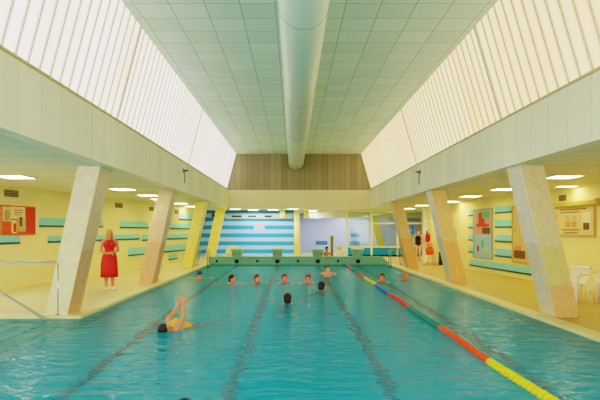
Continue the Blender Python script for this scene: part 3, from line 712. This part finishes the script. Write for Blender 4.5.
# ball, hoist post, crate behind the end wall
t = obj('exercise_ball', MB().ball((0, 0, 0), .42, seg=32, rings=20), 'ball', smooth=True); t.location = at(233.6, 251.5, 26.7)*1; t.location.z = .42
tag(t, 'big pale yellow ball on the deck behind the leftmost starting block', 'ball')
b_ = at(331.8, 256, 28.2)
t = thing('pool_hoist', 'tall grey post with cream edges standing before the lilac wall', 'hoist', (b_.x, b_.y, 0))
obj('mast', MB().box((-.06, -.05, .04), (.06, .05, 1.36)), 'grey', t); obj('base_plate', MB().box((-.13, -.2, 0), (.13, .2, .04)), 'grey', t)
for s in (-1, 1): obj('edge_rail', MB().box((s*.09-.025, -.06, .04), (s*.09+.025, .06, 1.43)), 'mullion', t)
obj('crossbar', MB().box((-.115, -.06, 1.3), (.115, .06, 1.36)), 'mullion', t)
b_ = at(340, 256, 28.2)
t = thing('storage_crate', 'white storage crate right of the grey post behind the end wall', 'crate', (b_.x+.06, b_.y, 0))
obj('crate_body', MB().box((-.28, -.2, 0), (.28, .2, .5)), 'paper', t, bevel=.02); obj('lid', MB().box((-.3, -.22, .5), (.3, .22, .54)), 'white', t, bevel=.01)
t = thing('yellow_float', 'yellow foam float lying on the white storage crate', 'float', (b_.x, b_.y, .54))
obj('float_body', MB().ball((0, 0, .11), (.17, .12, .11)), 'yellow', t, smooth=True); obj('strap', MB().tube([(-.05, -.13, .1), (-.05, 0, .225), (-.05, .13, .1)], .012), 'white', t)

# ------------------------------------------------------------------ people
def bake(mb, name, voxel=.009, smooth=6):
    """join overlapping volumes into one continuous skin"""
    me = mb.mesh(name); o = bpy.data.objects.new('tmp', me); C.objects.link(o)
    r = o.modifiers.new('r', 'REMESH'); r.mode = 'VOXEL'; r.voxel_size = voxel
    s = o.modifiers.new('s', 'SMOOTH'); s.iterations = smooth; s.factor = .5
    dg = bpy.context.evaluated_depsgraph_get(); dg.update()
    out = bpy.data.meshes.new_from_object(o.evaluated_get(dg)); out.name = name
    bpy.data.objects.remove(o); bpy.data.meshes.remove(me)
    for p in out.polygons: p.use_smooth = True
    return out

def add_head(m, H):
    """H: matrix of the head, face towards local -y"""
    Q = lambda p: H @ Vector(p)
    m.ball(Q((0, .012, .03)), (.076, .094, .092), H); m.ball(Q((0, -.022, -.045)), (.058, .068, .075), H)
    m.ball(Q((0, -.05, -.1)), (.03, .028, .024), H)                                                    # chin
    m.capsule(Q((0, -.088, .0)), .009, Q((0, -.106, -.032)), .013, 8)                                  # nose
    m.ball(Q((0, -.088, .025)), (.045, .014, .012), H); m.ball(Q((0, -.085, -.068)), (.024, .012, .009), H)   # brow, mouth
    for s in (-1, 1): m.ball(Q((s*.077, .012, -.01)), (.012, .02, .032), H)
def head_parts(H, parent, hair, style='short'):
    Q = lambda p: H @ Vector(p)
    m = MB(); m.ball(Q((0, .024, .046)), (.087, .098, .094), H); m.ball(Q((0, .055, -.01)), (.078, .07, .085), H)
    if style == 'long':
        m.capsule(Q((0, .075, -.02)), .072, Q((0, .085, -.15)), .06); 
        for s in (-1, 1): m.capsule(Q((s*.072, .03, .02)), .028, Q((s*.075, .04, -.13)), .03)
    if style == 'bun': m.ball(Q((0, .1, .1)), .045)
    if style == 'cap':
        m = MB(); m.ball(Q((0, .014, .045)), (.084, .1, .088), H)
    link('swim_cap' if style == 'cap' else 'hair', bake(m, 'hair', .009, 3), hair, parent)
    for s in (-1, 1): obj('eye', MB().ball(Q((s*.032, -.079, .004)), .010, seg=10, rings=6), 'black', parent, smooth=True)
    obj('mouth', MB().ball(Q((0, -.097, -.07)), (.02, .004, .006), H, 10, 6), mat('lip', (178, 84, 74)), parent)

def add_hand(m, wrist, fwd, nrm, curl=.5, side=1):
    """palm along fwd, nrm = out of the back of the hand; side: +1 thumb towards fwd x nrm"""
    f = Vector(fwd).normalized(); n = Vector(nrm); n = (n-f*n.dot(f)).normalized(); t = f.cross(n)*side; w = Vector(wrist)
    for k in range(4):
        off = t*(.028-.019*k); m.capsule(w+off*.6, .014, w+f*.075+off, .012, 8)
        L = (.075, .084, .078, .06)[k]; p = w+f*.078+off; a = curl*(.5+.1*k); d = f
        for seg in (.45, .32, .26):
            d = (f*math.cos(a)-n*math.sin(a)); q = p+d*L*seg; m.capsule(p, .0095, q, .0085, 8); p = q; a += curl*.9
    p = w+f*.02+t*.026; d = (t*.75+f*.7-n*.25).normalized(); q = p+d*.042; m.capsule(p, .014, q, .011, 8)
    d = (f*.9+t*.25-n*.4).normalized(); m.capsule(q, .011, q+d*.03, .009, 8)
def add_foot(m, ankle, fwd):
    a = Vector(ankle); f = Vector((fwd[0], fwd[1], 0)).normalized(); sd = Vector((-f.y, f.x, 0))
    g = Vector((a.x, a.y, 0))
    m.capsule(a, .036, g-f*.035+Vector((0, 0, .035)), .032); m.capsule(g-f*.03+Vector((0, 0, .035)), .033, g+f*.1+Vector((0, 0, .026)), .03); m.capsule(a, .034, g+f*.09+Vector((0, 0, .03)), .026)
    for k in range(5): p = g+f*.1+sd*(-.03+.015*k)+Vector((0, 0, .016)); m.capsule(p, .016, p+f*(.075-.008*abs(k-1)), .010, 8)
def limb(m, pts, rad):
    for k in range(len(pts)-1): m.capsule(pts[k], rad[k], pts[k+1], rad[k+1])

def torso(m, T, g=0.0, female=True):
    """T: matrix with origin at the hip centre, local z up the spine, -y forward; g inflates"""
    Q = lambda p: T @ Vector(p)
    m.ball(Q((0, .005, .02)), (.165+g, .118+g, .115+g), T); m.ball(Q((0, .0, .17)), (.122+g, .09+g, .13+g), T)
    m.ball(Q((0, .0, .33)), (.142+g, .105+g, .15+g), T); 
    for s in (-1, 1):
        m.ball(Q((s*.075, .05, -.03)), (.085+g, .085+g, .09+g), T)
        if female: m.ball(Q((s*.068, -.085, .345)), (.06+g, .05+g, .058+g), T)
        else: m.ball(Q((s*.068, -.07, .37)), (.07+g, .04+g, .055+g), T)

def standing(name, label, loc, rz, skin, hair, style, arm_pose, h=1.65):
    t = thing(name, label, 'person', loc, rz)
    m = MB(); T = Matrix.Translation((0, 0, .9)); torso(m, T)
    H = Matrix.Translation((0, -.02, 1.53)) @ Matrix.Rotation(math.radians(6), 4, 'X')
    add_head(m, H); m.capsule((0, .015, 1.34), .056, (0, 0, 1.46), .05)
    m.capsule((-.1, .012, 1.345), .05, (.1, .012, 1.345), .05)
    for s in (-1, 1):
        m.capsule((s*.04, .01, 1.37), .045, (s*.165, .012, 1.33), .052)
        sh, el, wr_, hd, hn, cu = arm_pose(s)
        limb(m, [sh, Vector(sh).lerp(Vector(el), .5), el, Vector(el).lerp(Vector(wr_), .35), wr_], [.05, .044, .036, .037, .025])
        add_hand(m, wr_, hd, hn, cu, s)
        hip, kn, an = (s*.09, .0, .86), (s*.085, -.02, .48), (s*.085, .02, .075)
        limb(m, [hip, (s*.092, -.01, .68), kn, (s*.087, .02, .34), an], [.098, .08, .054, .056, .035]); add_foot(m, an, (s*.25, -1))
    body = link('body', bake(m, 'body', .0085), skin, t); head_parts(H, t, hair, style); return t

# woman in red on the left deck, forearms brought together in front of her
def red_arms(s):
    return ((s*.175, .01, 1.325), (s*.235, .03, 1.075), (s*.06, -.20, 1.03+.02*s), (-s*.8, -.45, 0), (0, -.5, .8), .6)
w = at(109.5, 290, 14.0); RZ = math.radians(28)
t = standing('woman', 'blond woman in red dress and white shoes standing on the left deck', (w.x, w.y, 0), RZ, 'skin_tan', 'hair_blond', 'long', red_arms)
def ring(z, rx, ry, cy=0, fold=0, n=40, ph=0): return [(rx*math.cos(2*PI*i/n)*(1+fold*math.sin(9*2*PI*i/n+ph)), cy+ry*math.sin(2*PI*i/n)*(1+fold*math.sin(9*2*PI*i/n+ph)), z) for i in range(n)]
m = MB(); torso(m, Matrix.Translation((0, 0, .9)), .014)
for s in (-1, 1): m.capsule((s*.085, -.07, 1.28), .03, (s*.1, .012, 1.365), .036); m.capsule((s*.1, .07, 1.25), .03, (s*.1, .02, 1.365), .034)
link('dress_top', bake(m, 'dress_top', .01, 4), 'red', t)
obj('skirt', MB().loft([ring(1.06, .142, .112), ring(1.0, .165, .13), ring(.9, .2, .152, .005, .01), ring(.75, .215, .165, .005, .03), ring(.55, .222, .174, .0, .045), ring(.36, .225, .18, 0, .055), ring(.365, .215, .17, 0, .055), ring(.6, .226, .17, 0, .03), ring(.98, .15, .12)], False), 'red', t, smooth=True)
for s in (-1, 1):
    sm = MB(); f = Vector((s*.25, -1, 0)).normalized(); g = Vector((s*.085, .02, 0))
    sm.capsule(g-f*.04+Vector((0, 0, .042)), .045, g+f*.13+Vector((0, 0, .034)), .038); sm.capsule(g+f*.0+Vector((0, 0, .05)), .05, g+f*.08+Vector((0, 0, .036)), .046)
    link('shoe', bake(sm, 'shoe', .008, 3), 'paper', t, 'white shoe')

# woman in black swimsuit at the far right
def straight_arms(s):
    return ((s*.175, .01, 1.325), (s*.24, .03, 1.07), (s*.2, -.05, .84), (-s*.1, -.15, -1), (s*1, 0, 0), .5)
w = at(417.3, 261, 26.6)
t = standing('woman', 'woman in black swimsuit standing on the far right deck facing the pool', (6.56, 26.75, 0), math.radians(-8), 'skin', 'hair_brown', 'bun', straight_arms)
m = MB(); torso(m, Matrix.Translation((0, 0, .9)), .009)
for s in (-1, 1): m.capsule((s*.075, -.085, 1.3), .022, (s*.095, .0, 1.385), .02); m.capsule((s*.095, .0, 1.385), .02, (s*.07, .085, 1.28), .02)
link('swimsuit', bake(m, 'swimsuit', .009, 3), 'suit', t)

def swimmer(label, X, Y, rz, skin, hair, style='short', lift=.0, spread=1.0, name='swimmer', suit=None):
    """upright in the water up to the shoulders, arms reaching forward and out just below the surface; local -y is forward"""
    t = thing(name, label, 'person', (X, Y, -.045), rz)
    m = MB(); hz = .10+lift
    lean = Matrix.Translation((0, .17, max(hz, .10)-.57)) @ Matrix.Rotation(math.radians(18), 4, 'X')
    torso(m, lean, 0, suit == 'suit'); nb = lean @ Vector((0, .015, .44)); H = Matrix.Translation((0, -.02, hz))
    add_head(m, H); m.capsule(nb, .058, (0, .0, hz-.08), .05); 
    for s in (-1, 1):
        sh = lean @ Vector((s*.17, .01, .425)); m.capsule(lean @ Vector((s*.05, .01, .45)), .05, sh, .056)
        el = sh+Vector((s*.20*spread, -.17, .02)); wr_ = el+Vector((-s*.06, -.23, .01))
        limb(m, [sh, sh.lerp(el, .5), el, el.lerp(wr_, .35), wr_], [.054, .047, .038, .039, .026]); add_hand(m, wr_, (-s*.2, -1, 0), (0, 0, 1), .25, -s)
        hip = lean @ Vector((s*.09, 0, -.04)); kn = hip+Vector((s*.05, .05, -.16)); an = kn+Vector((s*.03, .3, .02))
        kn = hip+Vector((s*.05, .16, -.18)); an = kn+Vector((s*.02, .32, -.04))
        limb(m, [hip, kn, an], [.092, .056, .036]); m.capsule(an, .034, an+Vector((0, .16, -.02)), .024)
    t.scale = (1.12, 1.12, 1.12)
    link('body', bake(m, 'body', .011), skin, t); head_parts(H, t, hair, style)
    if suit: 
        m = MB(); torso(m, lean, .01, True); link('swimsuit', bake(m, 'swimsuit', .012, 3), suit, t)
    return t
def wpos(px, py): d = (EYE+.045)*F/(py-HY); return (px-CX)*d/F, d
for px, py, rz, sk, hr, st, lf, lab in (
    (199.7, 278.2, 175, 'skin', 'cap', 'cap', .02, 'swimmer in a blue cap near the left pool edge'),
    (231.8, 283.0, 62, 'skin_pink', 'hair_dark', 'short', .02, 'dark haired swimmer turned sideways at the left end of the row of four'),
    (257.3, 282.6, 30, 'skin_pink', 'hair_brown', 'short', .02, 'brown haired swimmer second from the left in the row of four'),
    (284.3, 282.2, 8, 'skin_pink', 'hair_red', 'short', .02, 'auburn haired swimmer third from the left in the row of four'),
    (308.2, 282.8, -12, 'skin_pink', 'hair_red', 'short', .02, 'auburn haired swimmer at the right end of the row of four'),
    (321.8, 290.3, 150, 'skin_tan', 'hair_dark', 'short', .0, 'dark haired swimmer with head low in the water right of the row'),
    (327.3, 277.0, 10, 'skin', 'hair_brown', 'short', .16, 'brown haired bather standing highest in the water near the lane rope'),
    (287.5, 303.0, 180, 'skin', 'hair_dark', 'short', -.02, 'dark haired swimmer seen from behind in the middle of the pool'),
    (382.0, 281.5, -15, 'skin_pink', 'hair_red', 'short', .02, 'swimmer in the right lane just beyond the yellow and blue floats'),
    (405.0, 279.5, 20, 'skin_pink', 'hair_blond', 'short', .02, 'swimmer close to the right pool edge by the middle column')):
    X, Y = wpos(px, py); swimmer(lab, X, Y, math.radians(rz), sk, hr, st, lf-.01, (.3 if 'lane' in lab or 'row of four' in lab else .9))
swimmer('dark haired swimmer at the bottom edge, only the head top showing', -.98, 4.62, math.radians(20), 'skin_pink', 'hair_dark', 'short', -.085)

# backstroke swimmer in front at the left: lies on the back, head to the left, both arms lifted
X, Y = wpos(176, 329)
t = thing('swimmer', 'dark haired swimmer rolling on the back, arms lifted high out of the water', 'person', (X, Y, -.065), math.radians(60))
m = MB()
lean = Matrix.Translation((.30, .02, -.06)) @ Matrix.Rotation(math.radians(-72), 4, 'Y') @ Matrix.Rotation(math.radians(35), 4, 'Z')
torso(m, lean, 0, True)
H = Matrix.Translation((-.24, .0, .06)) @ Matrix.Rotation(math.radians(-60), 4, 'Y') @ Matrix.Rotation(math.radians(40), 4, 'Z')
add_head(m, H); m.capsule(lean @ Vector((0, .01, .43)), .058, (-.17, .0, .045), .05)
for s, el, wr_, hd in ((-1, (.02, -.16, .26), (.06, -.10, .46), (.3, .1, 1)), (1, (.06, .16, .22), (.16, .10, .40), (.5, 0, 1))):
    sh = lean @ Vector((s*.165, .0, .41)); m.capsule(lean @ Vector((s*.05, .01, .43)), .05, sh, .056)
    el = Vector(el); wr_ = Vector(wr_); limb(m, [sh, sh.lerp(el, .5), el, el.lerp(wr_, .35), wr_], [.056, .05, .04, .04, .027]); add_hand(m, wr_, hd, (1, 0, -.3), .35, s)
for s in (-1, 1):
    hip = lean @ Vector((s*.09, 0, -.04)); kn = hip+Vector((.38, s*.05, -.10)); an = kn+Vector((.38, s*.03, -.12))
    limb(m, [hip, kn, an], [.092, .056, .036]); m.capsule(an, .034, an+Vector((.14, 0, .02)), .024)
link('body', bake(m, 'body', .0095), 'skin_tan', t); head_parts(H, t, 'hair_dark', 'short')
m = MB(); torso(m, lean, .01, True); link('swimsuit', bake(m, 'swimsuit', .011, 3), 'suit_yellow', t)

# seated bather behind the end wall: sits on the deck, knees drawn up
b_ = at(327, 252, 26.3)
t = thing('bather', 'dark haired bather sitting on the deck behind the end wall', 'person', (b_.x, 26.25, 0), math.radians(10))
m = MB(); lean = Matrix.Translation((0, .1, .12)) @ Matrix.Rotation(math.radians(-14), 4, 'X') @ Matrix.Diagonal((1, 1, .86, 1)); torso(m, lean, 0, False)
H = Matrix.Translation((0, .03, .66)) @ Matrix.Rotation(math.radians(10), 4, 'X'); add_head(m, H); m.capsule(lean @ Vector((0, .01, .42)), .058, (0, .06, .6), .05)
for s in (-1, 1):
    sh = lean @ Vector((s*.165, .0, .40)); m.capsule(lean @ Vector((s*.05, .01, .43)), .05, sh, .056)
    el = sh+Vector((s*.1, -.1, -.2)); wr_ = Vector((s*.12, -.3, .3)); limb(m, [sh, el, wr_], [.055, .04, .027]); add_hand(m, wr_, (-s*.4, -.6, -.3), (0, -.3, 1), .6, s)
    hip = lean @ Vector((s*.09, 0, -.02)); kn = Vector((s*.14, -.30, .27)); an = Vector((s*.1, -.30, .06)); an = Vector((s*.09, -.42, .05))
    limb(m, [hip, kn, an], [.09, .056, .036]); add_foot(m, (an.x, an.y, .05), (0, -.001-1))
link('body', bake(m, 'body', .0105), 'skin_tan', t); head_parts(H, t, 'hair_dark', 'short')

# ------------------------------------------------------------------ light and camera
fill_wld = bpy.data.worlds.new('daylight'); bpy.context.scene.world = fill_wld; fill_wld.use_nodes = True
bg = fill_wld.node_tree.nodes['Background']; bg.inputs[0].default_value = (1.0, .98, .94, 1); bg.inputs[1].default_value = 1.75  # strength raised as added fill through the unbuilt rear and left side

cam = bpy.data.cameras.new('camera'); co = bpy.data.objects.new('camera', cam); C.objects.link(co)
cam.sensor_width = 36; cam.lens = F/600*36; cam.shift_x = (300-CX)/600; cam.shift_y = (HY-200)/600; cam.clip_end = 200; cam.clip_start = .05
co.location = (0, 0, EYE); co.rotation_euler = (PI/2, 0, 0)
sc = bpy.context.scene; sc.camera = co
sc.view_settings.view_transform = 'Filmic'; sc.view_settings.look = 'High Contrast'; sc.view_settings.exposure = 1.0
sc.cycles.max_bounces = 12; sc.cycles.diffuse_bounces = 6; sc.cycles.glossy_bounces = 5; sc.cycles.transmission_bounces = 10
sc.cycles.sample_clamp_indirect = 6; sc.cycles.use_denoising = True
